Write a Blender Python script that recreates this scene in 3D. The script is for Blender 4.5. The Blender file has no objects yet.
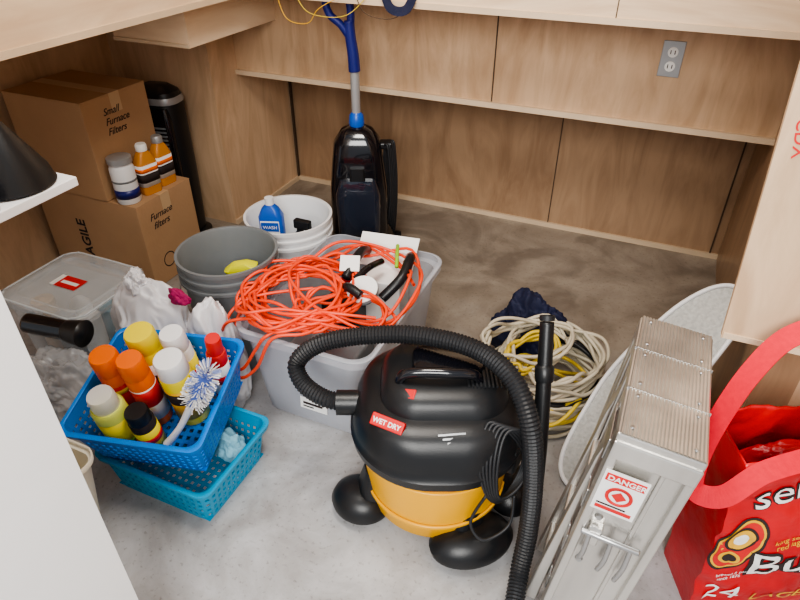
import bpy, bmesh, math, random
from mathutils import Vector, Matrix, noise
random.seed(7)
R=math.radians
YAW=R(23.6)
# ---------------------------------------------------------------- materials
def mat(name,col,rough=.5,metal=0,var=0,scale=8,bump=0,bscale=60,trans=0,alpha=1,col2=None,coat=0,stretch=None,bdist=.01):
    m=bpy.data.materials.new(name); m.use_nodes=True
    nt=m.node_tree; b=nt.nodes['Principled BSDF']
    b.inputs['Base Color'].default_value=(*col,1); b.inputs['Roughness'].default_value=rough
    b.inputs['Metallic'].default_value=metal; b.inputs['Transmission Weight'].default_value=trans
    b.inputs['Alpha'].default_value=alpha; b.inputs['Coat Weight'].default_value=coat
    tc=nt.nodes.new('ShaderNodeTexCoord'); mp=nt.nodes.new('ShaderNodeMapping')
    nt.links.new(tc.outputs['Object'],mp.inputs['Vector'])
    if stretch: mp.inputs['Scale'].default_value=stretch
    if var or col2:
        n=nt.nodes.new('ShaderNodeTexNoise'); n.inputs['Scale'].default_value=scale; n.inputs['Detail'].default_value=6
        nt.links.new(mp.outputs[0],n.inputs['Vector'])
        r=nt.nodes.new('ShaderNodeValToRGB'); c2=col2 or tuple(c*(1-var) for c in col)
        r.color_ramp.elements[0].color=(*c2,1); r.color_ramp.elements[1].color=(*col,1)
        r.color_ramp.elements[0].position=.35; r.color_ramp.elements[1].position=.65
        nt.links.new(n.outputs['Fac'],r.inputs['Fac']); nt.links.new(r.outputs[0],b.inputs['Base Color'])
    if bump:
        n2=nt.nodes.new('ShaderNodeTexNoise'); n2.inputs['Scale'].default_value=bscale; n2.inputs['Detail'].default_value=4
        nt.links.new(mp.outputs[0],n2.inputs['Vector'])
        bp=nt.nodes.new('ShaderNodeBump'); bp.inputs['Strength'].default_value=bump; bp.inputs['Distance'].default_value=bdist
        nt.links.new(n2.outputs['Fac'],bp.inputs['Height']); nt.links.new(bp.outputs[0],b.inputs['Normal'])
    return m
def wood(name,c_hi,c_lo,rough=.5,vert=True,seed=0):
    m=bpy.data.materials.new(name); m.use_nodes=True; nt=m.node_tree; b=nt.nodes['Principled BSDF']; N=nt.nodes.new; L=nt.links.new
    tc=N('ShaderNodeTexCoord')
    def mp(s):
        q=N('ShaderNodeMapping'); q.inputs['Scale'].default_value=s; q.inputs['Location'].default_value=(seed,seed*1.7,seed*.3); L(tc.outputs['Object'],q.inputs[0]); return q
    g=mp((1,1,.22) if vert else (.22,.22,1))
    wv=N('ShaderNodeTexNoise'); wv.inputs['Scale'].default_value=7; wv.inputs['Detail'].default_value=7; wv.inputs['Distortion'].default_value=2.6; wv.inputs['Roughness'].default_value=.6; L(g.outputs[0],wv.inputs['Vector'])
    bl=N('ShaderNodeTexNoise'); bl.inputs['Scale'].default_value=1.8; bl.inputs['Detail'].default_value=3; L(tc.outputs['Object'],bl.inputs['Vector'])
    f=mp((1,1,.06) if vert else (.06,.06,1)); fn=N('ShaderNodeTexNoise'); fn.inputs['Scale'].default_value=110; fn.inputs['Detail'].default_value=3; L(f.outputs[0],fn.inputs['Vector'])
    a=N('ShaderNodeMath'); a.operation='MULTIPLY_ADD'; a.inputs[1].default_value=.62; L(wv.outputs['Fac'],a.inputs[0])
    a2=N('ShaderNodeMath'); a2.operation='MULTIPLY_ADD'; a2.inputs[1].default_value=.30; L(bl.outputs['Fac'],a2.inputs[0])
    a3=N('ShaderNodeMath'); a3.operation='MULTIPLY'; a3.inputs[1].default_value=.08; L(fn.outputs['Fac'],a3.inputs[0])
    L(a3.outputs[0],a2.inputs[2]); L(a2.outputs[0],a.inputs[2])
    r=N('ShaderNodeValToRGB'); r.color_ramp.elements[0].color=(*c_lo,1); r.color_ramp.elements[1].color=(*c_hi,1); r.color_ramp.elements[0].position=.39; r.color_ramp.elements[1].position=.59
    L(a.outputs[0],r.inputs[0]); L(r.outputs[0],b.inputs['Base Color']); b.inputs['Roughness'].default_value=rough
    bp=N('ShaderNodeBump'); bp.inputs['Strength'].default_value=.1; bp.inputs['Distance'].default_value=.004; L(fn.outputs['Fac'],bp.inputs['Height']); L(bp.outputs[0],b.inputs['Normal'])
    return m
WOOD=wood('plywood',(.64,.44,.275),(.49,.315,.185),.42)
WOODV=wood('plywood_side',(.74,.52,.34),(.58,.385,.235),.45,seed=3)
WOODL=wood('plywood_light',(.82,.64,.45),(.69,.50,.33),.5,vert=False,seed=5)
WOODP=wood('plywood_panel',(.68,.49,.32),(.53,.36,.225),.5,seed=8)
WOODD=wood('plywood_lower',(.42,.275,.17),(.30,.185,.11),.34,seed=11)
TRIM=mat('trim_wood',(.72,.56,.39),.5,var=.1)
SEAM=mat('seam_dark',(.08,.05,.03),.8)
WHITE=mat('white_paint',(.94,.95,.96),.5,var=.02)
CARD=mat('cardboard',(.52,.32,.175),.8,var=.10,scale=5,bump=.1,bscale=80)
TAPE=mat('packing_tape',(.60,.42,.25),.3,var=.05)
BLK=mat('black_plastic',(.012,.013,.015),.36,var=.2,bump=.05,bscale=300)
BLKG=mat('black_gloss',(.006,.006,.009),.15,coat=.5)
RUB=mat('black_rubber',(.020,.021,.024),.48,var=.2)
INK=mat('ink',(.03,.02,.02),.8)
YEL=mat('yellow_plastic',(.92,.45,.006),.35,var=.04)
RED=mat('red_fabric',(.62,.008,.016),.34,var=.35,scale=7,bump=.45,bscale=14)
REDS=mat('red_strap',(.72,.008,.03),.7,var=.10,scale=90,bump=.15,bscale=260,bdist=.003)
REDP=mat('red_print',(.65,.02,.02),.5)
WHP=mat('white_plastic',(.84,.85,.86),.35,var=.03)
PAPER=mat('paper',(.88,.88,.86),.6)
GREY=mat('grey_plastic',(.21,.225,.235),.42,var=.08)
BLUE=mat('blue_plastic',(.0,.20,.72),.35,var=.04)
TEAL=mat('teal_plastic',(.0,.33,.58),.35,var=.05)
DBLUE=mat('dark_blue_plastic',(.012,.018,.17),.35,var=.1)
LBL=mat('blue_bottle',(.015,.10,.50),.3)
ORG=mat('orange_cord',(.95,.085,.025),.4,var=.05)
ORGC=mat('orange_cap',(.92,.17,.01),.35)
GOLD=mat('gold_label',(.82,.46,.03),.4)
ALU=mat('aluminium',(.74,.72,.68),.33,metal=.85,col2=(.56,.54,.51),scale=10,stretch=(1,1,.12),bump=.10,bscale=60,bdist=.004)
STEEL=mat('steel',(.5,.5,.5),.3,metal=.9,var=.1)
SILV=mat('silver_plastic',(.42,.43,.44),.35,metal=.4,var=.05)
def clear(name,col,a,rough=.15,bump=0,bscale=20):
    return mat(name,col,rough,alpha=a,var=.06,bump=bump,bscale=bscale)
CLEAR=clear('translucent_tote',(.68,.71,.78),.38,.28)
CLEARL=clear('clear_container',(.80,.85,.88),.26,.12,.1)
BAGW=mat('white_bag',(.84,.84,.87),.28,alpha=.86,bump=.12,bscale=14,var=.03)
BAGC=mat('clear_bag',(.74,.76,.78),.18,alpha=.42,bump=.6,bscale=12,var=.1)
CREAM=mat('cream_plastic',(.74,.70,.58),.5,var=.05)
CORDW=mat('beige_cord',(.62,.56,.43),.5,var=.1)
CORDY=mat('yellow_cord',(.76,.56,.06),.5,var=.1)
BOARD=mat('board_mesh',(.52,.53,.51),.55,metal=.1,var=.22,scale=110,bump=.5,bscale=110,bdist=.004)
GRN=mat('green_plastic',(.30,.55,.04),.4)
NAVY=mat('navy_cloth',(.008,.012,.05),.75,var=.3,bump=.4,bscale=40)
def floor_mat():
    m=bpy.data.materials.new('floor_concrete'); m.use_nodes=True; nt=m.node_tree; b=nt.nodes['Principled BSDF']
    N=nt.nodes.new; L=nt.links.new
    tc=N('ShaderNodeTexCoord'); n1=N('ShaderNodeTexNoise'); n1.inputs['Scale'].default_value=1.6; n1.inputs['Detail'].default_value=10; n1.inputs['Roughness'].default_value=.6
    L(tc.outputs['Object'],n1.inputs['Vector'])
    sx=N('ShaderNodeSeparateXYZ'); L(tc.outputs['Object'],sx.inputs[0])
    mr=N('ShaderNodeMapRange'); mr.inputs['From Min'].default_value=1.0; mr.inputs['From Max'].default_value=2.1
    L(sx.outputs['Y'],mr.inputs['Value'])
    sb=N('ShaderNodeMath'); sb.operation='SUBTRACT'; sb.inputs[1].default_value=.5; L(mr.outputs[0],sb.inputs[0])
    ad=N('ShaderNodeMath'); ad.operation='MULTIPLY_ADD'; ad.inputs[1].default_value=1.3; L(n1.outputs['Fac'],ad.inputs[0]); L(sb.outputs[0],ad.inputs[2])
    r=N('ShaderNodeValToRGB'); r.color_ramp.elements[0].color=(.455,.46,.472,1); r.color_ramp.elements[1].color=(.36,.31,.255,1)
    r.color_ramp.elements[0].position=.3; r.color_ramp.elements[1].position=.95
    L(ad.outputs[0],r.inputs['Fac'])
    # mottled cement: broad + fine speckle
    n2=N('ShaderNodeTexNoise'); n2.inputs['Scale'].default_value=4.2; n2.inputs['Detail'].default_value=9; n2.inputs['Roughness'].default_value=.66; n2.inputs['Distortion'].default_value=.5; L(tc.outputs['Object'],n2.inputs['Vector'])
    r2=N('ShaderNodeValToRGB'); r2.color_ramp.elements[0].color=(.62,.59,.56,1); r2.color_ramp.elements[1].color=(1.12,1.12,1.12,1); r2.color_ramp.elements[0].position=.36; r2.color_ramp.elements[1].position=.62
    L(n2.outputs['Fac'],r2.inputs['Fac'])
    mx=N('ShaderNodeMix'); mx.data_type='RGBA'; mx.blend_type='MULTIPLY'; mx.inputs[0].default_value=.8
    L(r.outputs[0],mx.inputs[6]); L(r2.outputs[0],mx.inputs[7])
    sp=N('ShaderNodeTexNoise'); sp.inputs['Scale'].default_value=90; sp.inputs['Detail'].default_value=2; L(tc.outputs['Object'],sp.inputs['Vector'])
    rs=N('ShaderNodeValToRGB'); rs.color_ramp.elements[0].color=(.55,.53,.5,1); rs.color_ramp.elements[1].color=(1,1,1,1); rs.color_ramp.elements[0].position=.28; rs.color_ramp.elements[1].position=.40; L(sp.outputs['Fac'],rs.inputs[0])
    mxs=N('ShaderNodeMix'); mxs.data_type='RGBA'; mxs.blend_type='MULTIPLY'; mxs.inputs[0].default_value=.6; L(mx.outputs[2],mxs.inputs[6]); L(rs.outputs[0],mxs.inputs[7])
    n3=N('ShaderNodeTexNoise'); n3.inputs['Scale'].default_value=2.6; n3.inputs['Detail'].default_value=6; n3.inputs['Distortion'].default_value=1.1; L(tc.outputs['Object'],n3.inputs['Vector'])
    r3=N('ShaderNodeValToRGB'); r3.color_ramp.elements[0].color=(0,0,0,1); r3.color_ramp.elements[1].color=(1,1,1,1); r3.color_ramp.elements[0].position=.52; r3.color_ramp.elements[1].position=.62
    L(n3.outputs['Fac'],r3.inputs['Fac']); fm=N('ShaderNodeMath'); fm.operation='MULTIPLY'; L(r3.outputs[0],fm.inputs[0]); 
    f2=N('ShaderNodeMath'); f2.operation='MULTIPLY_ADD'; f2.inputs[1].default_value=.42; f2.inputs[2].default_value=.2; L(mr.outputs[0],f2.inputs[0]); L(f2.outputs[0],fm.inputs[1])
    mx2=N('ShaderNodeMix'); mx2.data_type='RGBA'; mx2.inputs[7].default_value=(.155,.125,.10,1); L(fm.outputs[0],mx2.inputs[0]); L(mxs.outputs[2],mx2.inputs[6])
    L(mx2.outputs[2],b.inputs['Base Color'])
    b.inputs['Roughness'].default_value=.42
    bp=N('ShaderNodeBump'); bp.inputs['Strength'].default_value=.12; bp.inputs['Distance'].default_value=.003; L(n2.outputs['Fac'],bp.inputs['Height']); L(bp.outputs[0],b.inputs['Normal'])
    return m
FLOOR=floor_mat()
# ---------------------------------------------------------------- helpers
def link(o,parent=None):
    bpy.context.scene.collection.objects.link(o)
    if parent: o.parent=parent
    return o
def grp(name,loc=(0,0,0),rz=0,rot=None,parent=None):
    e=bpy.data.objects.new(name,None); e.empty_display_size=.05; e.location=loc
    e.rotation_euler=rot if rot else (0,0,rz); return link(e,parent)
def mesh(name,vs,fs,m,parent=None,smooth=False,loc=(0,0,0),rot=(0,0,0),solid=0,bevel=0,sub=0):
    me=bpy.data.meshes.new(name); me.from_pydata([tuple(v) for v in vs],[],fs); me.update()
    bm=bmesh.new(); bm.from_mesh(me); bmesh.ops.recalc_face_normals(bm,faces=bm.faces); bm.to_mesh(me); bm.free()
    o=bpy.data.objects.new(name,me); me.materials.append(m); o.location=loc; o.rotation_euler=rot
    if smooth:
        for p in me.polygons: p.use_smooth=True
        try: me.set_sharp_from_angle(angle=R(40))
        except Exception: pass
    if solid:
        s=o.modifiers.new('s','SOLIDIFY'); s.thickness=solid; s.offset=0
    if bevel:
        b=o.modifiers.new('b','BEVEL'); b.width=bevel; b.segments=2; b.limit_method='ANGLE'
    if sub:
        s=o.modifiers.new('u','SUBSURF'); s.levels=sub; s.render_levels=sub
    return link(o,parent)
def box(name,x0,x1,y0,y1,z0,z1,m,parent=None,bevel=0,loc=(0,0,0),rot=(0,0,0)):
    vs=[(x,y,z) for z in (z0,z1) for y in (y0,y1) for x in (x0,x1)]
    fs=[(0,2,3,1),(4,5,7,6),(0,1,5,4),(2,6,7,3),(0,4,6,2),(1,3,7,5)]
    return mesh(name,vs,fs,m,parent,bevel=bevel,loc=loc,rot=rot)
def lathe(name,prof,m,parent=None,segs=40,loc=(0,0,0),rot=(0,0,0),sx=1,sy=1,solid=0):
    vs=[];fs=[];n=len(prof)
    for i in range(segs):
        a=2*math.pi*i/segs
        for r,z in prof: vs.append((max(r,1e-4)*math.cos(a)*sx,max(r,1e-4)*math.sin(a)*sy,z))
    for i in range(segs):
        j=(i+1)%segs
        for k in range(n-1): fs.append((i*n+k,j*n+k,j*n+k+1,i*n+k+1))
    if not solid:
        if prof[0][0]>1e-3: fs.append(tuple(i*n for i in range(segs)))
        if prof[-1][0]>1e-3: fs.append(tuple(i*n+n-1 for i in range(segs)))
    return mesh(name,vs,fs,m,parent,smooth=True,loc=loc,rot=rot,solid=solid)
def catmull(pts,per=12,cyclic=False):
    P=[Vector(p) for p in pts]; out=[]; n=len(P)
    for i in range(n if cyclic else n-1):
        g=(lambda k:P[k%n]) if cyclic else (lambda k:P[min(max(k,0),n-1)])
        a,b,c,d=g(i-1),g(i),g(i+1),g(i+2)
        for s in range(per):
            t=s/per
            out.append(.5*((2*b)+(c-a)*t+(2*a-5*b+4*c-d)*t*t+(3*b-a-3*c+d)*t**3))
    if not cyclic: out.append(P[-1])
    return out
def sweep(name,pts,r,m,parent=None,segs=14,per=12,rib=0,ribstep=None,smooth=True,cyclic=False):
    C=catmull(pts,per,cyclic)
    if ribstep:
        L=[0]
        for a,b in zip(C,C[1:]): L.append(L[-1]+(b-a).length)
        N=int(L[-1]/ribstep); D=[];k=0
        for i in range(N+1):
            s=L[-1]*i/N
            while k<len(L)-2 and L[k+1]<s: k+=1
            D.append(C[k].lerp(C[k+1],(s-L[k])/max(L[k+1]-L[k],1e-6)))
        C=D
    vs=[];fs=[];up=None;n=len(C)
    for i,p in enumerate(C):
        T=(C[(i+1)%n if cyclic else min(i+1,n-1)]-C[(i-1) if (cyclic or i>0) else 0]).normalized()
        if up is None: up=T.orthogonal().normalized()
        up=(up-T*up.dot(T)).normalized(); sd=T.cross(up)
        rr=r(i/(n-1)) if callable(r) else r
        if rib: rr*= (1+rib if i%2 else 1-rib)
        for s in range(segs):
            a=2*math.pi*s/segs
            vs.append(p+(up*math.cos(a)+sd*math.sin(a))*rr)
    for i in range(n if cyclic else n-1):
        j=(i+1)%n
        for s in range(segs):
            t=(s+1)%segs; fs.append((i*segs+s,i*segs+t,j*segs+t,j*segs+s))
    if not cyclic:
        fs.append(tuple(range(segs))); fs.append(tuple((n-1)*segs+s for s in range(segs)))
    o=mesh(name,vs,fs,m,parent)
    if smooth:
        for p in o.data.polygons: p.use_smooth=True
    return o
def rrect(hx,hy,r,n=6):
    out=[]
    for cx,cy,a0 in ((hx-r,hy-r,0),(-hx+r,hy-r,90),(-hx+r,-hy+r,180),(hx-r,-hy+r,270)):
        for i in range(n+1):
            a=R(a0+90*i/n); out.append((cx+r*math.cos(a),cy+r*math.sin(a)))
    return out
def loft(name,levels,m,parent=None,solid=0,cap0=True,cap1=False,loc=(0,0,0),rot=(0,0,0),n=6,smooth=True,bevel=0):
    vs=[];fs=[];K=4*(n+1)
    for lv in levels:
        hx,hy,r,z=lv[:4]; cx,cy=(lv[4],lv[5]) if len(lv)>4 else (0,0)
        vs+=[(x+cx,y+cy,z) for x,y in rrect(hx,hy,r,n)]
    for i in range(len(levels)-1):
        for k in range(K):
            l=(k+1)%K; fs.append((i*K+k,i*K+l,(i+1)*K+l,(i+1)*K+k))
    if cap0: fs.append(tuple(range(K)))
    if cap1: fs.append(tuple((len(levels)-1)*K+k for k in range(K)))
    return mesh(name,vs,fs,m,parent,smooth=smooth,solid=solid,loc=loc,rot=rot,bevel=bevel)
def text(name,s,size,m,parent,loc,rot,ext=.0006,sx=1,shear=0,bold=0):
    c=bpy.data.curves.new(name,'FONT'); c.body=s; c.size=size; c.extrude=ext; c.shear=shear; c.offset=bold
    o=bpy.data.objects.new(name,c); c.materials.append(m); o.location=loc; o.rotation_euler=rot; o.scale=(sx,1,1)
    return link(o,parent)
def resample(C,N):
    L=[0]
    for a,b in zip(C,C[1:]): L.append(L[-1]+(b-a).length)
    D=[];k=0
    for i in range(N):
        s=L[-1]*i/N
        while k<len(L)-2 and L[k+1]<s: k+=1
        D.append(C[k].lerp(C[k+1],(s-L[k])/max(L[k+1]-L[k],1e-6)))
    return D
def basket(name,parent,m,hx,hy,h,r=.03,taper=.88,cell=.011):
    per=2*(2*hx+2*hy); N=int(per/cell); N-=N%2; M=int(h/cell); M+=1-M%2
    base=[Vector((x,y,0)) for x,y in rrect(hx,hy,r,8)]; base.append(base[0].copy())
    ring=resample(base,N)
    vs=[];fs=[]
    for j in range(M+1):
        s=taper+(1-taper)*j/M
        for p in ring: vs.append((p.x*s,p.y*s,h*j/M))
    for j in range(M):
        for i in range(N):
            k=(i+1)%N
            hole=(i%2==1 and j%2==1 and j<M-2)
            if not hole: fs.append((j*N+i,j*N+k,(j+1)*N+k,(j+1)*N+i))
    mesh(name+'_sides',vs,fs,m,parent,solid=.0025)
    nx=int(2*hx*taper/cell)|1; ny=int(2*hy*taper/cell)|1; vs=[];fs=[]
    for j in range(ny+1):
        for i in range(nx+1): vs.append((-hx*taper+2*hx*taper*i/nx,-hy*taper+2*hy*taper*j/ny,.001))
    for j in range(ny):
        for i in range(nx):
            if not (i%2==1 and j%2==1): fs.append((j*(nx+1)+i,j*(nx+1)+i+1,(j+1)*(nx+1)+i+1,(j+1)*(nx+1)+i))
    mesh(name+'_base',vs,fs,m,parent,solid=.002)
    loft(name+'_rim',[(hx,hy,r,h-.012),(hx+.008,hy+.008,r,h-.012),(hx+.010,hy+.010,r,h),(hx-.001,hy-.001,r,h+.002)],m,parent,solid=.003,cap0=False)
def blob(name,parent,m,c,s,seed,amp=.18,f=1.6,crease=.10):
    bm=bmesh.new(); bmesh.ops.create_icosphere(bm,subdivisions=6,radius=1)
    for v in bm.verts:
        p=v.co.copy(); q=p*f+Vector((seed*7.3,seed*3.1,seed))
        w=Vector((noise.noise(q*1.3),noise.noise(q*1.3+Vector((9,2,4))),noise.noise(q*1.3+Vector((3,8,1)))))*.6
        d=noise.noise(q)*amp*1.4+(.35-abs(noise.noise(q*1.7+w)))*crease*1.6+(.3-abs(noise.noise((q+w)*3.6)))*crease*.6
        p=p*(1+d); v.co=Vector((p.x*s[0],p.y*s[1],max(p.z*s[2],-s[2]*.78)))
    me=bpy.data.meshes.new(name); bm.to_mesh(me); bm.free()
    for p in me.polygons: p.use_smooth=True
    me.materials.append(m); o=bpy.data.objects.new(name,me); o.location=c
    return link(o,parent)
def curve(name,pts,r,m,parent,cyc=False):
    cu=bpy.data.curves.new(name,'CURVE'); cu.dimensions='3D'; cu.bevel_depth=r; cu.bevel_resolution=2; cu.resolution_u=1
    P=catmull(pts,6,cyc); sp=cu.splines.new('POLY'); sp.points.add(len(P)-1)
    for q,p in zip(sp.points,P): q.co=(*p,1)
    cu.materials.append(m); o=bpy.data.objects.new(name,cu)
    return link(o,parent)
def coil(cx,cy,z0,z1,rx,ry,loops,jit,seed,ang=0,per=9,dome=0):
    rnd=random.Random(seed); pts=[]; n=int(loops*per)
    for i in range(n):
        a=2*math.pi*i/per+.3*math.sin(i*.7); k=1+rnd.uniform(-jit,jit)
        ox=rnd.uniform(-jit,jit)*rx*.6; oy=rnd.uniform(-jit,jit)*ry*.6
        x=rx*k*math.cos(a)+ox; y=ry*k*math.sin(a)+oy
        pts.append((cx+x*math.cos(ang)-y*math.sin(ang),cy+x*math.sin(ang)+y*math.cos(ang),z0+(z1-z0)*rnd.random()))
    return pts

# ---------------------------------------------------------------- room shell
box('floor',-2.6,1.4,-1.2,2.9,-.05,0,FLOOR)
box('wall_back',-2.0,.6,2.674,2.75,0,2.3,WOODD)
box('wall_back_upper',-1.77,.336,2.278,2.673,.66,1.9,WOOD)
box('trim_1',-1.77,.336,2.262,2.278,.655,.675,TRIM)
box('wall_left_inner',-1.85,-1.77,2.1,2.674,0,2.3,WOODV)
box('wall_left_return',-2.4,-1.85,2.1,2.2,0,2.3,WOODV)
box('wall_left',-2.4,-2.3,.2,2.1,0,2.3,WOODV)
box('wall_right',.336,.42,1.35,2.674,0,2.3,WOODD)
box('wall_right_return',.42,1.3,1.35,1.42,0,2.3,WOODP)
box('wall_right_front',1.2,1.3,-.2,1.35,0,2.3,WOODP)
box('baseboard_back',-1.77,.336,2.662,2.674,0,.022,TRIM)
box('baseboard_left',-1.77,-1.758,2.1,2.66,0,.022,TRIM)
box('trim_2',-.622,-.618,2.274,2.278,.676,1.9,SEAM)
box('trim_3',-.408,-.404,2.670,2.674,.022,.66,SEAM)
box('trim_4',.300,.306,2.668,2.674,.022,.66,SEAM)
box('trim_5',-1.765,-1.758,2.655,2.672,.022,.66,SEAM)
p=grp('wall_right_panel',(.19,1.1,.66))
mesh('sheet',[(0,0,0),(.71,0,0),(.71,0,1.54),(-.09,0,1.54),(0,.018,0),(.71,.018,0),(.71,.018,1.54),(-.09,.018,1.54)],
     [(0,1,2,3),(4,5,6,7),(0,1,5,4),(1,2,6,5),(2,3,7,6),(3,0,4,7)],WOODP,p)
box('edge_strip',.002,.71,-.003,0,.002,.014,TRIM,p)
text('red_stamp','CDX',.030,REDP,p,(-.008,-.001,.425),(R(90),R(80),0))
s=grp('wall_shelf')
box('left_board',-2.3,-1.45,.3,1.978,1.03,1.25,WOODL,s)
box('back_board',-1.45,.336,1.978,2.278,1.03,1.25,WOODL,s)
box('corner_board',-1.77,-1.45,1.978,2.278,1.03,1.25,WOODL,s)
box('left_edge_strip',-1.45,-1.444,.3,1.972,1.03,1.048,TRIM,s)
box('back_edge_strip',-1.444,.336,1.972,1.978,1.03,1.048,TRIM,s)
box('fascia_seam',-.20,-.197,1.9765,1.978,1.048,1.25,SEAM,s)
box('corner_block',-1.77,-1.545,1.75,2.278,.89,1.03,WOODL,s)
box('corner_block_side',-1.88,-1.77,1.75,2.1,.89,1.03,WOODL,s)
box('corner_block_edge',-1.88,-1.545,1.745,1.75,.89,.902,TRIM,s)
box('wall_jamb',-1.7,-.70,.16,.38,0,2.3,WHITE)
box('ceiling',-2.4,1.3,1.0,2.75,2.3,2.35,WHITE)
o=grp('wall_outlet',(-.032,2.278,.886))
box('plate',-.034,.034,-.006,0,-.056,.056,SILV,o,bevel=.002)
for dz in (-.022,.022):
    lathe('socket',[(.0,0),(.016,0),(.016,.003),(0,.003)],PAPER,o,24,(0,-.006,dz),(R(90),0,0))
    box('slot_l',-.008,-.005,-.0098,-.008,dz-.006,dz+.006,INK,o); box('slot_r',.005,.008,-.0098,-.008,dz-.006,dz+.006,INK,o)
# ---------------------------------------------------------------- white shelf with funnel & bottle
w=grp('white_shelf'); box('board',-1.68,-1.107,.38,.84,.847,.867,WHITE,w,bevel=.002)
box('bracket',-1.4,-1.38,.38,.7,.80,.847,WHITE,w)
f=grp('funnel',(-1.19,.755,.868))
lathe('cone',[(.078,0),(.084,.004),(.081,.010),(.076,.03),(.022,.125),(.016,.135),(.010,.20),(.007,.20),(.013,.133),(.019,.125),(.071,.03)],BLK,f)
b=grp('oil_bottle',(-1.126,.655,.868))
lathe('body',[(.017,0),(.018,.004),(.018,.065),(.016,.075),(.010,.085),(.010,.09)],WHP,b)
lathe('label',[(.0186,.012),(.0186,.055)],DBLUE,b,solid=.0005)
lathe('cap',[(.011,.09),(.011,.11),(.008,.114),(0,.114)],BLK,b)
# ---------------------------------------------------------------- cardboard boxes
def carton(name,x0,x1,y0,y1,h,z):
    g=grp(name,((x0+x1)/2,(y0+y1)/2,z)); hx=(x1-x0)/2; hy=(y1-y0)/2
    box('walls',-hx,hx,-hy,hy,0,h-.004,CARD,g,bevel=.003)
    box('flap_a',-hx,hx,-hy,-.001,h-.004,h,CARD,g); box('flap_b',-hx,hx,.001,hy,h-.004,h,CARD,g)
    box('tape_top',-hx-.0005,hx+.0005,-.024,.024,h,h+.0006,TAPE,g)
    box('tape_side',hx,hx+.0006,-.024,.024,h-.07,h,TAPE,g)
    return g,hx,hy
g,hx,hy=carton('cardboard_box',-2.25,-1.727,1.51,1.81,.36,0)
text('print','FRAGILE',.062,INK,g,(-.04,-hy-.001,.02),(R(90),R(-90),0),bold=.001)
text('writing','Furnace\n filters',.038,INK,g,(hx+.001,-.10,.28),(R(90),0,R(90)),shear=.35)
lathe('print_ring',[(.028,0),(.032,0)],INK,g,30,(hx+.001,-.05,.09),(R(90),0,R(90)),solid=.0006)
g,hx,hy=carton('cardboard_box',-2.24,-1.86,1.507,1.82,.37,.3612)
text('writing','Small\nFurnace\nFilters',.036,INK,g,(hx+.001,-.07,.30),(R(90),0,R(90)),shear=.35)
for i,(x,y) in enumerate(((-1.775,1.648),(-1.78,1.738))):
    b=grp('polish_bottle',(x,y,.3615),R(78+6*i)); b.scale=(1.18,1.18,1.12)
    loft('body',[(.032,.02,.012,0),(.034,.022,.014,.01),(.034,.022,.014,.11),(.024,.018,.012,.135),(.016,.015,.014,.15)],mat('amber%d'%i,(.62,.26,.05),.2),b,cap1=True)
    loft('label',[(.0347,.0227,.0147,.03),(.0347,.0227,.0147,.105)],PAPER,b,cap0=False,solid=.0004)
    loft('label_band',[(.0352,.0232,.0152,.045),(.0352,.0232,.0152,.075)],INK,b,cap0=False,solid=.0004)
    loft('label_band_b',[(.0352,.0232,.0152,.080),(.0352,.0232,.0152,.094)],ORGC,b,cap0=False,solid=.0004)
    lathe('cap',[(.018,.15),(.018,.168),(.015,.173),(0,.173)],(PAPER,SILV)[i],b)
b=grp('spray_can',(-1.795,1.553,.3615)); b.scale=(1.22,1.22,1.12)
lathe('body',[(.0,0),(.034,0),(.036,.003),(.036,.12),(.030,.135),(.028,.135)],WHP,b)
lathe('label',[(.0364,.02),(.0364,.050)],DBLUE,b,solid=.0004); lathe('label_b',[(.0364,.075),(.0364,.082)],GREY,b,solid=.0004); lathe('cap',[(.030,.135),(.036,.137),(.036,.155),(.030,.158),(0,.158)],SILV,b)
# ---------------------------------------------------------------- tower heater
h=grp('tower_heater',(-1.93,1.945,0),R(10))
loft('base',[(.11,.085,.07,0),(.11,.085,.07,.02),(.07,.06,.04,.035)],BLK,h,cap1=True)
loft('body',[(.085,.065,.05,.035),(.095,.07,.055,.3),(.095,.07,.055,.60),(.085,.062,.05,.655),(.05,.03,.025,.68)],BLK,h,cap1=True)
loft('front_frame',[(.060,.02,.018,.10,.02,-.065),(.062,.02,.018,.55,.02,-.066),(.05,.015,.012,.60,.02,-.062)],BLKG,h,cap1=True)
loft('silver_top',[(.096,.071,.055,.612),(.097,.072,.055,.620),(.092,.068,.052,.638)],SILV,h)
for i in range(26): box('grille_%d'%i,-.022,.062,-.0905,-.086,.11+i*.0165,.117+i*.0165,GREY,h)
# ---------------------------------------------------------------- buckets
def bucket(name,loc,m,h=.37,r=.155,hang=1):
    g=grp(name,loc); rb=r*.86
    p=[(0,0),(rb,0),(rb+.003,.004)]
    for k in range(8): p.append((rb+(r-.006-rb)*(k+1)/9,h*(k+1)/9))
    z=h*.80
    p=[q for q in p if q[1]<z]+[(r-.012,z),(r+.003,z+.002),(r+.003,z+.012),(r-.010,z+.014),(r-.008,h*.89),(r+.003,h*.892),(r+.003,h*.91),(r-.006,h*.915)]
    p+=[(r-.004,h-.014),(r+.003,h-.014),(r+.004,h),(r-.005,h),(r-.009,h-.01),(rb-.002,.012),(0,.012)]
    lathe('shell',p,m,g,64)
    sweep('wire_handle',[(r+.004,0,h*.87),(r+.008,-.05,h*.72),(r*.72,-r*.82,h*.55),(0,-r-.006,h*.48),(-r*.72,-r*.82,h*.55),(-r-.008,-.05,h*.72),(-r-.004,0,h*.87)],.002,STEEL,g,8,10)
    return g
g=bucket('grey_bucket',(-1.19,1.345,0),GREY,.40,.157)
g=bucket('white_bucket',(-1.178,1.685,0),WHP,.37,.155)
y=grp('spray_nozzle',(-1.17,1.38,.30),YAW)
BY=mat('bright_yellow',(.85,.83,.02),.4)
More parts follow.
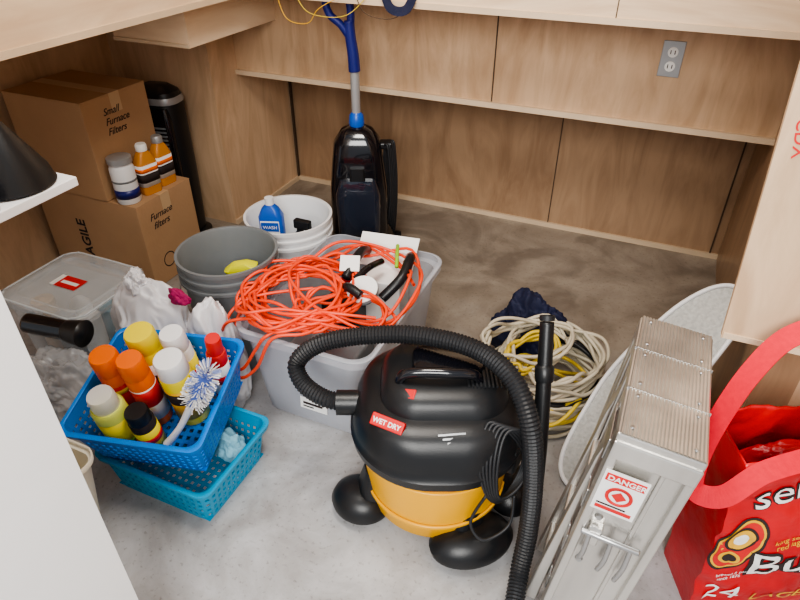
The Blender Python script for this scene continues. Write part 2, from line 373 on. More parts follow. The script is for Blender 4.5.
loft('head',[(.05,.022,.015,0),(.056,.025,.018,.02),(.03,.018,.012,.035)],BY,y,cap1=True,rot=(0,R(-10),0))
box('lever',-.05,.07,-.012,.012,-.02,.0,BY,y,bevel=.004)
lathe('stem',[(.015,-.28),(.018,-.02),(.015,0)],BLK,y,16)
b=grp('blue_bottle',(-1.235,1.66,.014),R(20))
loft('body',[(.042,.028,.02,0),(.044,.03,.02,.35),(.03,.02,.015,.38),(.014,.014,.012,.395)],LBL,b,cap1=True)
box('label',-.034,.034,-.0315,-.030,.27,.34,PAPER,b); lathe('cap',[(.016,.395),(.016,.42),(0,.42)],WHP,b,20)
box('label_blue',-.032,.032,-.0322,-.0312,.30,.335,LBL,b); text('label_print','WASH',.018,PAPER,b,(-.026,-.0324,.31),(R(90),0,0),ext=.0003)
b=grp('black_spray_bottle',(-1.12,1.665,.014))
lathe('body',[(.03,0),(.032,.01),(.032,.28),(.012,.31),(.012,.32)],BLK,b,24); box('trigger_head',-.02,.045,-.012,.012,.32,.355,BLK,b,bevel=.005)
lathe('sticker',[(.0326,.2),(.0326,.27)],GRN,b,24,solid=.0004)
sweep('trigger',[(.03,0,.32),(.04,0,.30),(.035,0,.275)],.005,BLK,b,8,6)
# ---------------------------------------------------------------- upright carpet cleaner
c=grp('upright_carpet_cleaner',(-1.08,2.06,0),YAW)
loft('foot',[(.15,.13,.05,.01),(.155,.14,.05,.05),(.14,.12,.05,.10),(.09,.07,.04,.14)],BLK,c,cap1=True)
loft('body',[(.105,.075,.05,.12),(.115,.085,.05,.16),(.112,.08,.05,.35),(.100,.075,.05,.46),(.090,.07,.05,.53),(.06,.05,.04,.575),(.025,.025,.02,.59)],BLKG,c,cap1=True)
loft('tank',[(.085,.03,.025,.17,0,-.075),(.088,.035,.03,.34,0,-.075),(.07,.025,.02,.40,0,-.070)],mat('smoked_tank',(.015,.02,.035),.08,coat=1),c,cap1=True)
loft('tank_handle',[(.03,.012,.01,.40,0,-.085),(.028,.015,.01,.45,0,-.08)],BLK,c,cap1=True)
for s_ in (-1,1): lathe('wheel',[(0,-.02),(.045,-.02),(.05,0),(.045,.02),(0,.02)],BLK,c,24,(s_*.15,.06,.05),(0,R(90),0))
lathe('collar',[(.026,.585),(.03,.60),(.026,.63),(.018,.64)],LBL,c,24)
lathe('pole',[(.017,.63),(.017,.80)],SILV,c,24)
sweep('handle_stem',[(0,0,.79),(-.003,0,.85),(-.010,0,.91),(-.012,0,.96)],lambda t:.022-.004*t,DBLUE,c)
sweep('grip_loop',[(-.010,0,.90),(-.040,0,.945),(-.078,.0,.98),(-.092,.0,1.03),(-.080,.0,1.075),(-.050,.0,1.09),(-.020,.0,1.06),(-.006,0,1.0),(-.008,0,.93)],.0135,DBLUE,c)
for k in range(5):
    x=.108+.006*k; yy=-.02+.01*k
    sweep('power_cord_%d'%k,[(x,yy,.52),(x+.012,yy-.01,.50),(x+.020,yy-.01,.32),(x+.008,yy,.20-.02*k),(x-.004,yy+.01,.21),(x-.008,yy+.012,.36),(x-.004,yy+.01,.50)],.0042,RUB,c,8,8,cyclic=True)
box('cord_hook',.08,.135,-.02,.03,.50,.525,BLK,c,bevel=.006)
# ---------------------------------------------------------------- storage tote
t=grp('storage_tote',(-.785,1.385,0))
loft('shell',[(.165,.255,.05,.003),(.172,.262,.055,.012),(.178,.268,.05,.10),(.196,.288,.055,.30),(.196,.288,.055,.305),(.214,.306,.06,.307),(.216,.308,.06,.33),(.205,.297,.055,.335)],CLEAR,t,solid=.003,n=8)
sk=grp('sticker',(.02,-.272,.09),rot=(R(-4),0,0),parent=t)
box('paper',-.045,.045,-.001,.001,-.02,.02,PAPER,sk); box('bar',-.035,.03,-.002,-.0008,-.002,.006,INK,sk); box('bar_b',-.035,.00,-.002,-.0008,-.012,-.008,INK,sk)
c=grp('tote_contents',(0,0,.014),parent=t)
box('white_carton',.02,.15,.08,.24,0,.30,PAPER,c,bevel=.003,rot=(0,0,R(12)))
box('dark_case',-.10,.02,-.0,.20,0,.24,BLK,c,bevel=.01)
box('grey_case',-.10,.12,-.2,-.05,0,.22,GREY,c,bevel=.01)
box('card_sheet',-.10,.10,-.0,.004,-.06,.06,PAPER,c,loc=(.03,.235,.335),rot=(R(-55),0,R(8)))
sweep('black_tool',[(.00,.0,.36),(.0,.06,.385),(-.01,.13,.38),(-.02,.19,.35)],.015,BLK,c)
sweep('black_tool_b',[(.03,.0,.36),(.05,.06,.375),(.06,.13,.36)],.011,BLKG,c)
sweep('black_tool_c',[(.11,.02,.30),(.15,.08,.35),(.145,.15,.37),(.13,.20,.355)],.016,BLK,c)
sweep('tool_grip',[(.12,.11,.365),(.10,.16,.38),(.08,.21,.38)],.006,GRN,c)
lathe('round_lid',[(0,0),(.045,0),(.047,.01),(.040,.02),(0,.02)],GREY,c,30,(.07,-.02,.335),(R(25),0,0))
lathe('round_lid_rim',[(.040,.02),(.047,.02),(.047,.024),(.040,.024)],PAPER,c,30,(.07,-.02,.335),(R(25),0,0))
box('plug_tag',-.03,.03,-.0,.004,-.025,.025,PAPER,c,loc=(.0,.03,.395),rot=(R(-50),0,R(20)))
sweep('black_plug',[(.02,-.05,.36),(.05,-.07,.38),(.09,-.08,.37)],.014,BLK,c)
box('red_case',-.04,.04,.03,.08,.30,.33,REDP,c,bevel=.005)
e=grp('orange_extension_cord',(0,0,0))
curve('loops_a',coil(-.86,1.30,.33,.39,.15,.16,8,.20,3),.0048,ORG,e)
curve('loops_b',coil(-.88,1.24,.35,.40,.14,.13,7,.22,5,.4),.0048,ORG,e)
curve('loops_c',coil(-.755,1.385,.34,.41,.185,.21,4,.13,8,.2),.0048,ORG,e)
curve('loops_d',coil(-.72,1.25,.335,.38,.13,.09,4,.2,18,.2),.0048,ORG,e)
curve('hanging_loop',[(-.85,1.3,.37),(-.98,1.2,.37),(-1.03,1.13,.34),(-1.035,1.10,.26),(-1.0,1.055,.21),(-.95,1.05,.22),(-.9,1.06,.30),(-.86,1.07,.355),(-.8,1.15,.36),(-.7,1.2,.36)],.0048,ORG,e)
curve('hanging_loop_b',[(-.9,1.35,.37),(-1.0,1.25,.37),(-1.037,1.18,.31),(-1.025,1.10,.22),(-.97,1.05,.18),(-.9,1.05,.24),(-.84,1.065,.355),(-.76,1.12,.36),(-.7,1.25,.37)],.0048,ORG,e)
curve('hanging_loop_c',[(-.95,1.42,.38),(-1.0,1.32,.38),(-1.042,1.24,.33),(-1.045,1.18,.27),(-1.04,1.10,.29),(-1.0,1.08,.35),(-.93,1.10,.37),(-.8,1.12,.37)],.0048,ORG,e)
# ---------------------------------------------------------------- shop vacuum
v=grp('wet_dry_vacuum',(-.347,1.023,0),YAW)
lathe('tank',[(0,.045),(.158,.045),(.168,.055),(.176,.12),(.190,.262),(.192,.285)],YEL,v,64)
for z0,rr_ in ((.10,.1755),(.24,.189)): lathe('tank_rib',[(rr_,z0),(rr_+.004,z0+.004),(rr_+.0045,z0+.010),(rr_+.001,z0+.014)],YEL,v,64,solid=.002)
loft('lid',[(.194,.192,.182,.272),(.208,.205,.19,.277),(.211,.208,.19,.302),(.205,.201,.18,.309),(.202,.197,.17,.325),(.194,.187,.15,.358),(.182,.173,.13,.382),(.165,.154,.11,.397),(.13,.12,.09,.404)],BLK,v,cap1=True,n=14)
loft('motor_housing',[(.150,.128,.09,.394,.01,.01),(.142,.12,.085,.427,.01,.012),(.125,.104,.075,.444,.01,.015),(.09,.07,.05,.451,.01,.015)],BLK,v,cap1=True,n=12)
loft('housing_step',[(.085,.055,.035,.447,.02,.03),(.08,.05,.03,.462,.02,.03),(.07,.04,.025,.466,.02,.03)],BLKG,v,cap1=True,n=8)
for k in range(9): box('vent_%d'%k,.060+.009*k,.064+.009*k,-.06,.06,.4495,.4545,RUB,v)
sweep('carry_handle',[(-.095,-.03,.425),(-.085,-.035,.465),(-.045,-.04,.478),(.02,-.045,.480),(.075,-.04,.470),(.09,-.03,.43)],.012,BLKG,v)
lg=grp('logo',(-.118,-.120,.400),rot=(R(42),0,R(-28)),parent=v)
box('plate',-.040,.040,-.014,.014,-.006,.008,REDP,lg,bevel=.003); text('print','WET DRY',.0155,PAPER,lg,(-.034,-.006,.0082),(0,0,0),ext=.0004,bold=.0004)
lg=grp('logo_top',(-.075,-.070,.438),rot=(R(20),R(-12),R(-20)),parent=v)
box('plate',-.02,.02,-.012,.012,-.006,.007,REDP,lg,bevel=.002)
for k in range(3): box('decal_%d'%k,-.03,.03,-.002,.002,-.001,.002,STEEL,v,loc=(.02+.01*k,-.150-.006*k,.398-.006*k),rot=(R(45),0,R(6)))
lathe('port_collar',[(.043,-.03),(.046,.0),(.040,.012)],BLK,v,28,(-.175,.0,.335),(0,R(-90),0))
lathe('port',[(.031,-.03),(.031,.06),(.027,.06),(.027,-.03)],BLK,v,28,(-.185,.012,.335),(0,R(-90),0))
for a in (-30,): box('latch',-.012,.012,-.03,.03,.24,.315,BLK,v,bevel=.006,loc=(.203*math.cos(R(a)),.203*math.sin(R(a)),0),rot=(0,0,R(a)))
for i,(a,rr,s1,s2,th) in enumerate(((192,.198,1.0,1.15,60),(-62,.180,1.55,1.05,-72),(-2,.20,.9,1.2,-2),(100,.19,.9,1.1,100))):
    x=rr*math.cos(R(a)); yy=rr*math.sin(R(a))
    cg=grp('caster_%d'%i,(x,yy,0),R(a),parent=v)
    fr=R(th-a+ (90 if i==1 else 0)) if i in(0,1) else 0
    lathe('foot',[(.062,.020),(.068,.024),(.070,.040),(.062,.060),(.046,.076),(.024,.084),(0,.086)],BLK,cg,36,sx=s1,sy=s2,rot=(0,0,fr))
    loft('arm',[(.05,.05,.03,.05,-.04,0),(.042,.038,.03,.12,-.045,0),(.03,.03,.02,.155,-.045,0)],BLK,cg,cap1=True)
    for sy_ in (-1,1): lathe('wheel',[(0,-.010),(.022,-.010),(.025,-.006),(.025,.006),(.022,.010),(0,.010)],RUB,cg,24,(.0,.02*sy_,.025),(R(90),0,0))
for k in range(6):
    q=.008*k
    sweep('mains_cord_%d'%k,[(.10+q,-.125-q*.4,.405-q*.3),(.15+q,-.13,.38),(.190+q*.6,-.125,.29),(.145+q*.7,-.172,.21+q*.8),(.105+q*.6,-.195,.245),(.08+q,-.182,.335)],.0038,RUB,v,8,8,cyclic=True)
sweep('mains_cord_tail',[(.10,-.195,.25),(.07,-.205,.17),(.10,-.225,.13),(.16,-.20,.15),(.17,-.17,.22)],.0038,RUB,v,8,8)
sweep('hose',[(-.209,.012,.335),(-.274,.021,.34),(-.332,.061,.355),(-.347,.098,.39),(-.288,.107,.44),(-.176,.096,.475),(-.045,.068,.497),(.078,.008,.505),(.151,-.072,.49),(.187,-.143,.42),(.205,-.175,.28),(.203,-.213,.15),(.183,-.268,.06),(.157,-.356,.028)],.0215,RUB,v,16,14,rib=.07,ribstep=.0042,smooth=False)
wd=grp('wand',parent=v)
sweep('tube',[(.255,.09,.52),(.250,.02,.40),(.244,-.049,.27),(.235,-.108,.14),(.228,-.15,.03)],lambda t:.017+.005*t,BLK,wd,20)
lathe('tube_collar',[(.021,-.02),(.023,-.01),(.023,.015),(.019,.02)],BLK,wd,20,(.2505,.028,.415),(R(-29),0,0))
lathe('tube_end',[(.018,0),(.018,.012),(.014,.012),(.014,0)],RUB,wd,20,(.255,.092,.523),(R(-30),0,0))
# ---------------------------------------------------------------- coiled cords on the floor
cc=grp('coiled_extension_cord',(-.185,1.52,0))
for k in range(6):
    curve('loop_set_%d'%k,coil(.006*k,.004*k,.010+.028*k,.035+.032*k,.190-.007*k,.175-.007*k,5,.09,20+k,.3*k,per=11),.0058,(CORDW,CORDW,CORDW,RUB,CORDW,CORDW)[k],cc)
curve('yellow_hank',coil(-.03,-.04,.16,.215,.10,.06,4,.14,41,1.1),.006,CORDY,cc)
curve('white_hank',coil(-.05,-.01,.18,.245,.13,.10,5,.14,47,.6),.0055,CORDW,cc)
curve('yellow_hank_b',coil(.02,-.05,.05,.12,.16,.14,3,.14,44,.5),.006,CORDY,cc)
bb=grp('dark_cloth',(-.27,1.68,0)); blob('pile',bb,NAVY,(0,0,.10),(.10,.07,.14),3,.28,1.4,.2)
# ---------------------------------------------------------------- ironing board
ib=grp('ironing_board')
A=Vector((-.075,1.23,.01)); B=Vector((.200,1.68,.47)); Ld=(B-A); LL=Ld.length; Ld.normalize(); Wd=Vector((.86,-.51,0)).normalized(); Wd=(Wd-Ld*Wd.dot(Ld)).normalized(); Nd=Wd.cross(Ld)
if Nd.z<0: Nd=-Nd
out=[(.13,.0),(.15,.02),(.16,.06),(.16,.30),(.16,.50),(.155,LL-.09),(.13,LL-.03),(.095,LL-.002),(.060,LL-.01),(.025,LL-.05),(-.008,LL-.13),(-.030,.45),(-.040,.36),(-.040,.28),(-.030,.20),(-.018,.12),(-.002,.06),(.022,.02),(.06,.0)]
P2=[Vector((x,y,0)) for x,y in out]; out=[(q.x,q.y) for q in catmull(P2,4,True)]
vs=[A+Wd*x+Ld*yy for x,yy in out]+[A+Wd*x+Ld*yy-Nd*.022 for x,yy in out]; n=len(out)
fs=[tuple(range(n)),tuple(range(n,2*n))]+[(i,(i+1)%n,(i+1)%n+n,i+n) for i in range(n)]
mesh('deck',vs,fs,BOARD,ib)
sweep('rim',[A+Wd*x+Ld*yy+Nd*.001 for x,yy in out],.0065,WHP,ib,8,1,cyclic=True)
sweep('leg_tube',[A+Wd*.10+Ld*.08-Nd*.03,A+Wd*.10+Ld*.6-Nd*.03],.009,STEEL,ib)
lathe('foot_cap',[(0,0),(.016,0),(.018,.02),(.010,.03),(0,.03)],WHP,ib,20,tuple(A+Wd*.12+Ld*(LL-.03)+Nd*.01))
# ---------------------------------------------------------------- folded aluminium ladder
l=grp('folding_ladder',(-.018,.78,.012),rot=(0,R(5.5),0))
Wl,Dl,Hl=.140,.345,.645
prof=[];nr=22
for k in range(nr):
    x0=.003+(Wl-.006)*k/nr; dx=(Wl-.006)/nr
    prof+=[(x0,Hl-.0025),(x0+dx*.25,Hl),(x0+dx*.75,Hl),(x0+dx*.98,Hl-.0025)]
vs=[(x,0,z) for x,z in prof]+[(x,Dl,z) for x,z in prof]; n=len(prof)
mesh('tread_ridges',vs,[(i,i+1,i+1+n,i+n) for i in range(n-1)],ALU,l)
box('platform',0,Wl,.0,Dl,Hl-.035,Hl-.004,ALU,l,bevel=.003)
for yy in (.115,.235): box('platform_seam',0,Wl,yy,yy+.002,Hl-.02,Hl+.0004,STEEL,l)
for yy in (.02,.10,.135,.22,.255,.33):
    for x in (.02,Wl-.02): lathe('screw',[(0,0),(.004,0),(.003,.002),(0,.002)],STEEL,l,12,(x,yy,Hl))
box('front_web',.012,Wl-.012,.008,.014,0.02,Hl-.03,ALU,l)
box('front_flange_l',0,.016,-.004,.04,0,Hl-.02,ALU,l,bevel=.003); box('front_flange_r',Wl-.016,Wl,-.004,.04,0,Hl-.02,ALU,l,bevel=.003)
box('front_cap',0,Wl,-.005,.03,Hl-.06,Hl-.02,ALU,l,bevel=.003)
box('centre_rail',.088,.096,.002,.02,.02,.59,ALU,l,bevel=.002)
for yy in (.115,.19,.265,.315): 
    box('side_rail',.0,.022,yy,yy+.028,0,Hl-.03,ALU,l,bevel=.003); box('side_rail_b',Wl-.022,Wl,yy,yy+.028,0,Hl-.03,ALU,l,bevel=.003)
for z in (.10,.25,.40,.54):
    for yy in (.13,.27): box('rung',.02,Wl-.02,yy-.012,yy+.03,z,z+.026,ALU,l,bevel=.006)
    box('hinge_plate',-.004,.0,.03,.13,z,z+.05,STEEL,l,bevel=.002)
for yy,dx in ((.065,-.034),(.19,-.034)):
    vs=[(-.008,yy,.50),(-.008,yy+.034,.50),(.0,yy+.034,.56),(.0,yy,.56),(dx,yy-.01,0),(dx,yy+.024,0),(dx+.028,yy+.024,0),(dx+.028,yy-.01,0)]
    mesh('outer_leg',vs,[(0,1,2,3),(4,5,6,7),(0,1,5,4),(1,2,6,5),(2,3,7,6),(3,0,4,7)],ALU,l,bevel=.003)
for z,dx in ((.10,-.026),(.25,-.018),(.40,-.010)): box('outer_rung',dx,dx+.014,.07,.21,z,z+.022,ALU,l,bevel=.004)
for x in (.0,Wl-.035): box('rubber_foot',x,x+.035,-.008,.03,0,.03,RUB,l,bevel=.004)
box('danger_label',.006,.080,-.0070,-.0045,.455,.560,PAPER,l)
box('danger_header',.010,.076,-.0082,-.0068,.536,.554,REDP,l); text('danger_text','DANGER',.016,PAPER,l,(.013,-.0085,.5395),(R(90),0,0),ext=.0003,bold=.0003)
lathe('danger_circle',[(.017,0),(.023,0),(.023,.001),(.017,.001)],REDP,l,30,(.043,-.0072,.504),(R(90),0,0),solid=.0005)
box('danger_diamond',-.009,.009,-.0012,.0,-.009,.009,REDP,l,loc=(.043,-.0072,.504),rot=(0,R(45),0))
box('danger_line',.012,.074,-.0082,-.0068,.462,.470,REDP,l); box('danger_line_b',.012,.062,-.0082,-.0068,.474,.477,INK,l)
sweep('latch_bar',[(.010,-.008,.385),(.06,-.012,.39),(.115,-.008,.385)],.006,STEEL,l,10)
for x in (.025,.065,.100): sweep('latch_arm',[(x,-.010,.385),(x+.002,-.016,.335),(x,-.008,.29-.3*(x-.07))],.005,STEEL,l,10)
box('latch_block',.02,.045,-.010,.01,.355,.405,ALU,l,bevel=.003)
for z in (.42,.28): lathe('rivet',[(0,0),(.008,0),(.006,.005),(0,.006)],STEEL,l,16,(.03,.008,z),(R(90),0,0))
# ---------------------------------------------------------------- red bag
rb=grp('red_tote_bag',(.28,.95,0),YAW)
vs=[];fs=[];NX,NZ=48,52;Wb,Db,Hb=.42,.14,.50
def bagpt(s,u_,vz):
    x=u_*Wb; puff=.03*math.sin(math.pi*u_)*math.sin(math.pi*min(vz*1.05,1)); wr=.012*noise.noise(Vector((u_*6,vz*7,s*5)))+.009*(.3-abs(noise.noise(Vector((u_*12,vz*9,s*9)))))
    inset=.02*(1-vz)
    yy=(0-puff+wr) if s==0 else Db+puff+wr
    return (x*(1-.06*(1-vz))+inset,yy,vz*Hb+.012*math.sin(u_*7)*vz)
def bag_front_y(x,z):
    vz=min(max(z/Hb,0),1)
    for _ in range(3):
        u_=(x-.02*(1-vz))/(Wb*(1-.06*(1-vz))); vz=min(max((z-.012*math.sin(u_*7)*vz)/Hb,0),1)
    return bagpt(0,min(max(u_,0),1),vz)[1]
for s_ in (0,1):
    for j in range(NZ+1):
        for i in range(NX+1): vs.append(bagpt(s_,i/NX,j/NZ))
o2=(NX+1)*(NZ+1)
for s_ in (0,1):
    for j in range(NZ):
        for i in range(NX):
            a=s_*o2+j*(NX+1)+i; fs.append((a,a+1,a+NX+2,a+NX+1))
for j in range(NZ):
    for i in (0,NX):
        a=j*(NX+1)+i; fs.append((a,a+NX+1,a+NX+1+o2,a+o2))
for i in range(NX): fs.append((i,i+1,i+1+o2,i+o2))
mesh('shell',vs,fs,RED,rb,smooth=True,solid=.003)
blob('packed_clothes',rb,RED,(.21,.07,.38),(.16,.055,.10),15,.2,1.4,.12)
def drape(name,bm,m,off,parent=rb):
    for _ in range(4):
        es=[e for e in bm.edges if e.calc_length()>.012]
        if not es: break
        bmesh.ops.subdivide_edges(bm,edges=es,cuts=1); bmesh.ops.triangulate(bm,faces=bm.faces)
    for v_ in bm.verts: v_.co.y=bag_front_y(v_.co.x,v_.co.z)-off
    me=bpy.data.meshes.new(name); bm.to_mesh(me); bm.free(); me.materials.append(m)
    return link(bpy.data.objects.new(name,me),parent)
def bagtext(name,s,size,m,x,z,ang,shear=.35,bold=.0,off=.004):
    c=bpy.data.curves.new(name,'FONT'); c.body=s; c.size=size; c.shear=shear; c.offset=bold; c.resolution_u=3
    o=bpy.data.objects.new(name+'_tmp',c); me=bpy.data.meshes.new_from_object(o); bpy.data.objects.remove(o)
    bm=bmesh.new(); bm.from_mesh(me); bmesh.ops.triangulate(bm,faces=bm.faces)
    ca,sa=math.cos(R(ang)),math.sin(R(ang))
    for v_ in bm.verts:
        px,py=v_.co.x,v_.co.y; v_.co=Vector((x+px*ca-py*sa,0,z+px*sa+py*ca))
    return drape(name,bm,m,off)
def bagdisc(name,x,z,rx,rz,m,off,r0=0,ang=-12):
    bm=bmesh.new(); n=36; ca,sa=math.cos(R(ang)),math.sin(R(ang)); rings=[max(r0,.001),(1+max(r0,.001))/2,1]; V=[]
    for k in rings:
        V.append([bm.verts.new((x+rx*k*math.cos(t)*ca-rz*k*math.sin(t)*sa,0,z+rx*k*math.cos(t)*sa+rz*k*math.sin(t)*ca)) for t in [2*math.pi*i/n for i in range(n)]])
    for a,b_ in zip(V,V[1:]):
        for i in range(n): bm.faces.new((a[i],a[(i+1)%n],b_[(i+1)%n],b_[i]))
    bmesh.ops.triangulate(bm,faces=bm.faces); return drape(name,bm,m,off)
bagtext('script_shadow','Bud',.115,INK,.090,.165,26,bold=.006,off=.0032)  # black printed outline behind the white script, both words
bagtext('script_print','Bud',.115,PAPER,.090,.165,26,off=.0048)
bagtext('script_outline_b','ser',.085,INK,.050,.375,32,bold=.003,off=.0032)
bagtext('script_print_b','ser',.085,PAPER,.050,.375,32,off=.0048)
bagtext('small_print','king select\nred lager',.017,GOLD,.110,.290,26)
bagtext('fine_print','brewed & packed\nsince 1876',.011,PAPER,.040,.150,22)
bagtext('bottom_print','24',.07,PAPER,.035,.055,18); bagtext('bottom_print_b','LAGER',.045,GOLD,.13,.07,18)
for nm,x_,z_,rx,rz,o_,m_ in (('crest_black',.052,.262,.040,.092,.0030,INK),('crest_gold',.052,.262,.035,.084,.0036,GOLD),('crest_red_field',.052,.262,.031,.078,.0042,REDP),('crest_disc_black',.052,.285,.027,.040,.0048,INK),('crest_disc_gold',.052,.285,.022,.033,.0054,GOLD),('crest_disc_white',.052,.285,.012,.019,.0060,PAPER),('crest_lower',.046,.222,.020,.020,.0050,GOLD),('crest_lower_in',.046,.222,.013,.013,.0056,INK)):
    bagdisc(nm,x_,z_,rx,rz,m_,o_)
def ribbon(name,pts,w,N0,m,parent):
    C=catmull(pts,10); vs=[];fs=[]
    for i,p in enumerate(C):
        T=(C[min(i+1,len(C)-1)]-C[max(i-1,0)]).normalized(); S=T.cross(N0).normalized()
        vs+= [p-S*w/2,p+S*w/2]
    for i in range(len(C)-1): fs.append((2*i,2*i+1,2*i+3,2*i+2))
    return mesh(name,vs,fs,m,parent,smooth=False,solid=.0025)
wp=[(.60,1.07,.48),(.50,1.05,.66),(.38,1.06,.765),(.29,1.05,.735),(.240,1.01,.66),(.208,.965,.54),(.200,.93,.465),(.210,.905,.44),(.255,.905,.45),(.31,.945,.50),(.40,1.0,.53)]
Mi=(Matrix.Translation((.28,.95,0))@Matrix.Rotation(YAW,4,'Z')).inverted()
ribbon('strap',[Mi@Vector(q) for q in wp],.040,Mi.to_3x3()@Vector((-.55,-.60,.58)).normalized(),REDS,rb)
# ---------------------------------------------------------------- clear lidded container
k=grp('clear_storage_box',(-1.68,1.14,0))
loft('tub',[(.15,.13,.04,.002),(.165,.145,.045,.235),(.172,.152,.05,.237)],CLEARL,k,solid=.003)
loft('lid',[(.18,.16,.055,.235),(.182,.162,.055,.262),(.17,.15,.05,.270),(.145,.125,.045,.270),(.14,.12,.04,.258)],CLEARL,k,cap0=False,cap1=True,solid=.002)
sweep('lid_edge',[(x,y,.266) for x,y in rrect(.177,.157,.055,4)],.0035,clear('lid_edge',(.85,.9,.93),.6,.2),k,8,2,cyclic=True)
box('lid_label',-.06,.03,-.03,.03,.262,.263,REDP,k); box('lid_label_w',-.08,-.06,-.03,.03,.262,.263,PAPER,k); box('lid_label_line',-.05,.02,-.01,.005,.2632,.2636,PAPER,k)
for i,(x,y,m_) in enumerate(((-.08,.05,WHP),(.06,.06,mat('cyan_c',(.2,.4,.5),.5)),(-.02,-.06,GREY),(.09,-.05,PAPER),(-.1,-.06,TAPE))):
    lathe('jar_%d'%i,[(0,.006),(.035,.006),(.036,.13+.02*i),(.02,.15+.015*i),(0,.16+.015*i)],m_,k,24,(x,y,0))
for s_ in(-1,1): box('clip',-.04,.04,s_*.163-.005,s_*.163+.005,.21,.265,CLEARL,k,bevel=.003)
tb=grp('black_flashlight',(-1.50,.945,.262),R(8))
sweep('body',[(-.14,0,0),(-.03,0,.0),(.0,0,0)],.031,BLKG,tb,24); sweep('head',[(0,0,0),(.03,0,0),(.06,0,0)],lambda t:.032+.010*t,BLK,tb,24)
cb=grp('clear_plastic_bag',(-1.47,.86,.0)); blob('film',cb,BAGC,(0,0,.10),(.15,.085,.125),5,.25,1.8,.2)
blob('contents',cb,mat('bag_items',(.55,.52,.50),.7,var=.6,scale=10),(0,0,.075),(.10,.055,.08),6,.2)
wb=grp('white_plastic_bag',(-1.285,1.085,0)); blob('film',wb,BAGW,(0,0,.175),(.165,.080,.225),9,.14,1.1,.13)
blob('knot',wb,BAGW,(-.03,.0,.385),(.035,.025,.05),22,.3,1.6,.25)
wb=grp('white_plastic_bag',(-1.078,1.10,0)); blob('film',wb,BAGW,(0,0,.165),(.080,.064,.215),12,.14,1.1,.13)
lb=grp('magenta_cloth',(-1.160,1.08,.390)); blob('cloth',lb,mat('magenta_cloth',(.35,.01,.10),.8,bump=.5),(0,0,0),(.035,.015,.025),4,.3)
# ---------------------------------------------------------------- baskets
tg=grp('teal_basket',(-1.005,.835,0)); basket('teal',tg,TEAL,.175,.14,.13)
blob('cloth',tg,mat('light_blue_cloth',(.25,.55,.68),.8,var=.2),(.10,.06,.07),(.04,.035,.05),7,.3)
bg=grp('blue_basket',(-1.06,.865,.152),rot=(R(12),0,R(14)))
basket('blue',bg,BLUE,.176,.165,.155,taper=.86)
def can(name,loc,r,h,mb,mc,ml=None,mlid=None,parent=None,tilt=(0,0,0),cr=.94,band=(.32,.45)):
    g=grp(name,loc,rot=tilt,parent=parent)
    lathe('body',[(0,0),(r-.002,0),(r,.003),(r,h*.76),(r*.9,h*.79)],mb,g,36)
    if ml: lathe('label',[(r+.0006,h*.12),(r+.0006,h*.62)],ml,g,36,solid=.0004)
    if mlid: lathe('label_band',[(r+.001,h*band[0]),(r+.001,h*band[1])],mlid,g,36,solid=.0004)
    lathe('cap',[(r*cr*.95,h*.76),(r*cr,h*.785),(r*cr*.98,h*.97),(r*cr*.9,h),(0,h)],mc,g,36)
    return g
YL=mat('yellow_lid',(.90,.74,.03),.35); LIME=mat('lime_label',(.70,.78,.15),.4); TRL=clear('frosted_lid',(.85,.86,.84),.75,.3)
G=lambda n,x,y,r,h,mb,mc,ml,md,t=(0,0,0),**k: can(n,(x,y,.004),r,h,mb,mc,ml,md,bg,t,**k)
G('aerosol_can',-.055,.088,.040,.250,YL,YL,PAPER,INK,cr=1.0)
G('aerosol_can',.028,.100,.035,.245,PAPER,WHP,YL,REDP)
G('aerosol_can',-.112,.005,.036,.250,ORGC,ORGC,REDP,YL,cr=1.0,band=(.5,.56))
G('aerosol_can',-.036,-.002,.034,.255,ORGC,ORGC,PAPER,REDP,cr=1.0,band=(.35,.6))
G('bleach_bottle',-.085,-.088,.042,.215,LIME,TRL,YL,GRN,cr=.8,band=(.2,.26))
G('aerosol_can',.055,.020,.042,.245,YL,WHP,GOLD,INK,band=(.40,.58))
G('aerosol_can',-.008,-.090,.032,.165,INK,BLK,YL,REDP)
G('aerosol_can',.118,.095,.026,.25,REDP,REDP,PAPER,REDP,(0,R(6),0),cr=.8)
br=grp('scrub_brush',(.045,-.10,.03),rot=(R(-22),R(30),0),parent=bg)
sweep('handle',[(-.01,0,.0),(0,0,.07),(0,0,.16)],lambda t:.012-.003*math.sin(t*3.1),WHP,br,12)
lathe('head',[(0,.15),(.016,.155),(.020,.19),(.018,.25),(0,.255)],mat('brush_blue',(.08,.14,.45),.4),br,20)
rnd=random.Random(2); bv=[];bf=[];bv2=[];bf2=[]
for i in range(420):
    a=rnd.uniform(0,2*math.pi); z=rnd.uniform(.160,.262); d=Vector((math.cos(a),math.sin(a),rnd.uniform(-.3,.5)+(.8 if z>.245 else 0))).normalized()
    V,F=(bv,bf) if z<.20 or i%2==0 else (bv2,bf2)
    p=Vector((0,0,z))+d*.015; q=Vector((0,0,z))+d*.038; s1=d.orthogonal().normalized()*.0013; k0=len(V)
    V+=[p-s1,p+s1,q+s1,q-s1]; F.append((k0,k0+1,k0+2,k0+3))
mesh('bristles',bv,bf,PAPER,br,solid=.001); mesh('bristles_b',bv2,bf2,mat('bristle_blue',(.30,.36,.62),.5),br,solid=.001)
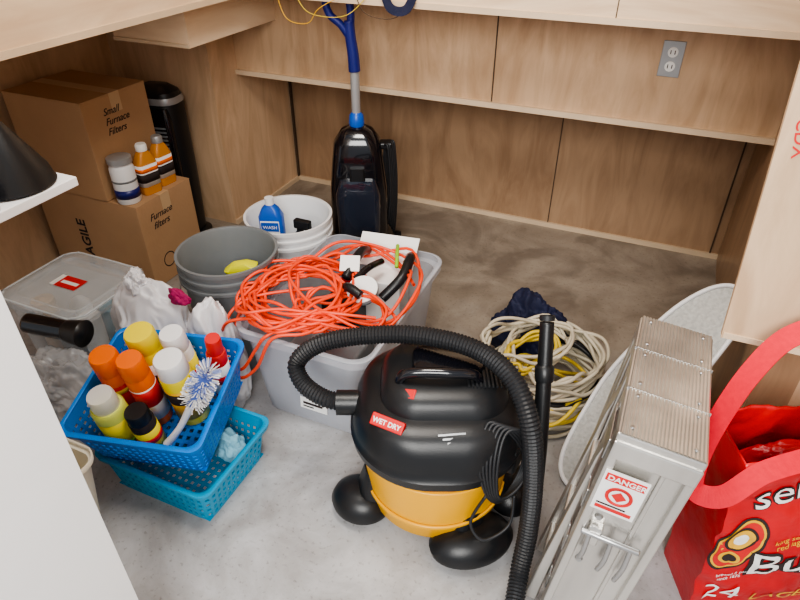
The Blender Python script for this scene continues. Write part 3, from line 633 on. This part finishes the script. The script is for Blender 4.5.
cr=grp('cream_bin',(-1.145,.50,0)); loft('shell',[(.08,.08,.03,.002),(.108,.108,.04,.27),(.116,.116,.045,.272),(.116,.116,.045,.285)],CREAM,cr,solid=.004)
wr=grp('hanging_wires')
curve('wire_a',[(-1.25,1.965,1.06),(-1.2,1.955,1.0),(-1.12,1.96,.985),(-1.04,1.955,1.0),(-.98,1.965,1.05)],.0013,CORDY,wr)
curve('wire_b',[(-1.32,1.965,1.05),(-1.28,1.955,.97),(-1.2,1.96,.96),(-1.15,1.955,1.01),(-1.05,1.965,1.06)],.0013,GOLD,wr)
curve('wire_c',[(-1.02,1.965,1.07),(-.98,1.955,1.01),(-.9,1.96,.995),(-.84,1.955,1.02),(-.8,1.965,1.06)],.0013,SEAM,wr)
dl=grp('blue_strap',(-.86,1.955,1.005))
ribbon('webbing',[(-.05,0,.07),(-.03,-.004,.030),(.0,-.006,.018),(.03,-.004,.026),(.05,0,.06)],.028,Vector((0,-.98,.2)),NAVY,dl)

# ---------------------------------------------------------------- camera & light
cam=bpy.data.cameras.new('camera'); co=bpy.data.objects.new('camera',cam); link(co)
cam.sensor_width=36; cam.lens=36*620/800; co.location=(0,0,1.4); co.rotation_euler=(R(55),0,YAW); cam.clip_start=.02
bpy.context.scene.camera=co
try: bpy.context.scene.view_settings.look='AgX - Medium High Contrast'
except Exception: pass
w=bpy.data.worlds.new('world'); bpy.context.scene.world=w; w.use_nodes=True
bgd=w.node_tree.nodes['Background']; bgd.inputs[0].default_value=(.86,.92,1,1); bgd.inputs[1].default_value=.62
def area(n,loc,tgt,sx,sy,e,col):
    l=bpy.data.lights.new(n,'AREA'); l.shape='RECTANGLE'; l.size=sx; l.size_y=sy; l.energy=e; l.color=col
    o=bpy.data.objects.new(n,l); o.location=loc; o.rotation_euler=(Vector(tgt)-Vector(loc)).to_track_quat('-Z','Y').to_euler(); link(o)
area('daylight_door',(.25,-1.4,2.2),(-.8,1.3,.2),1.5,1.4,100,(1,.98,.94))
area('warm_overhead',(-.5,.9,2.2),(-.6,1.3,0),.5,.5,24,(1,.93,.84))  # unseen warm area light overhead, without a fixture
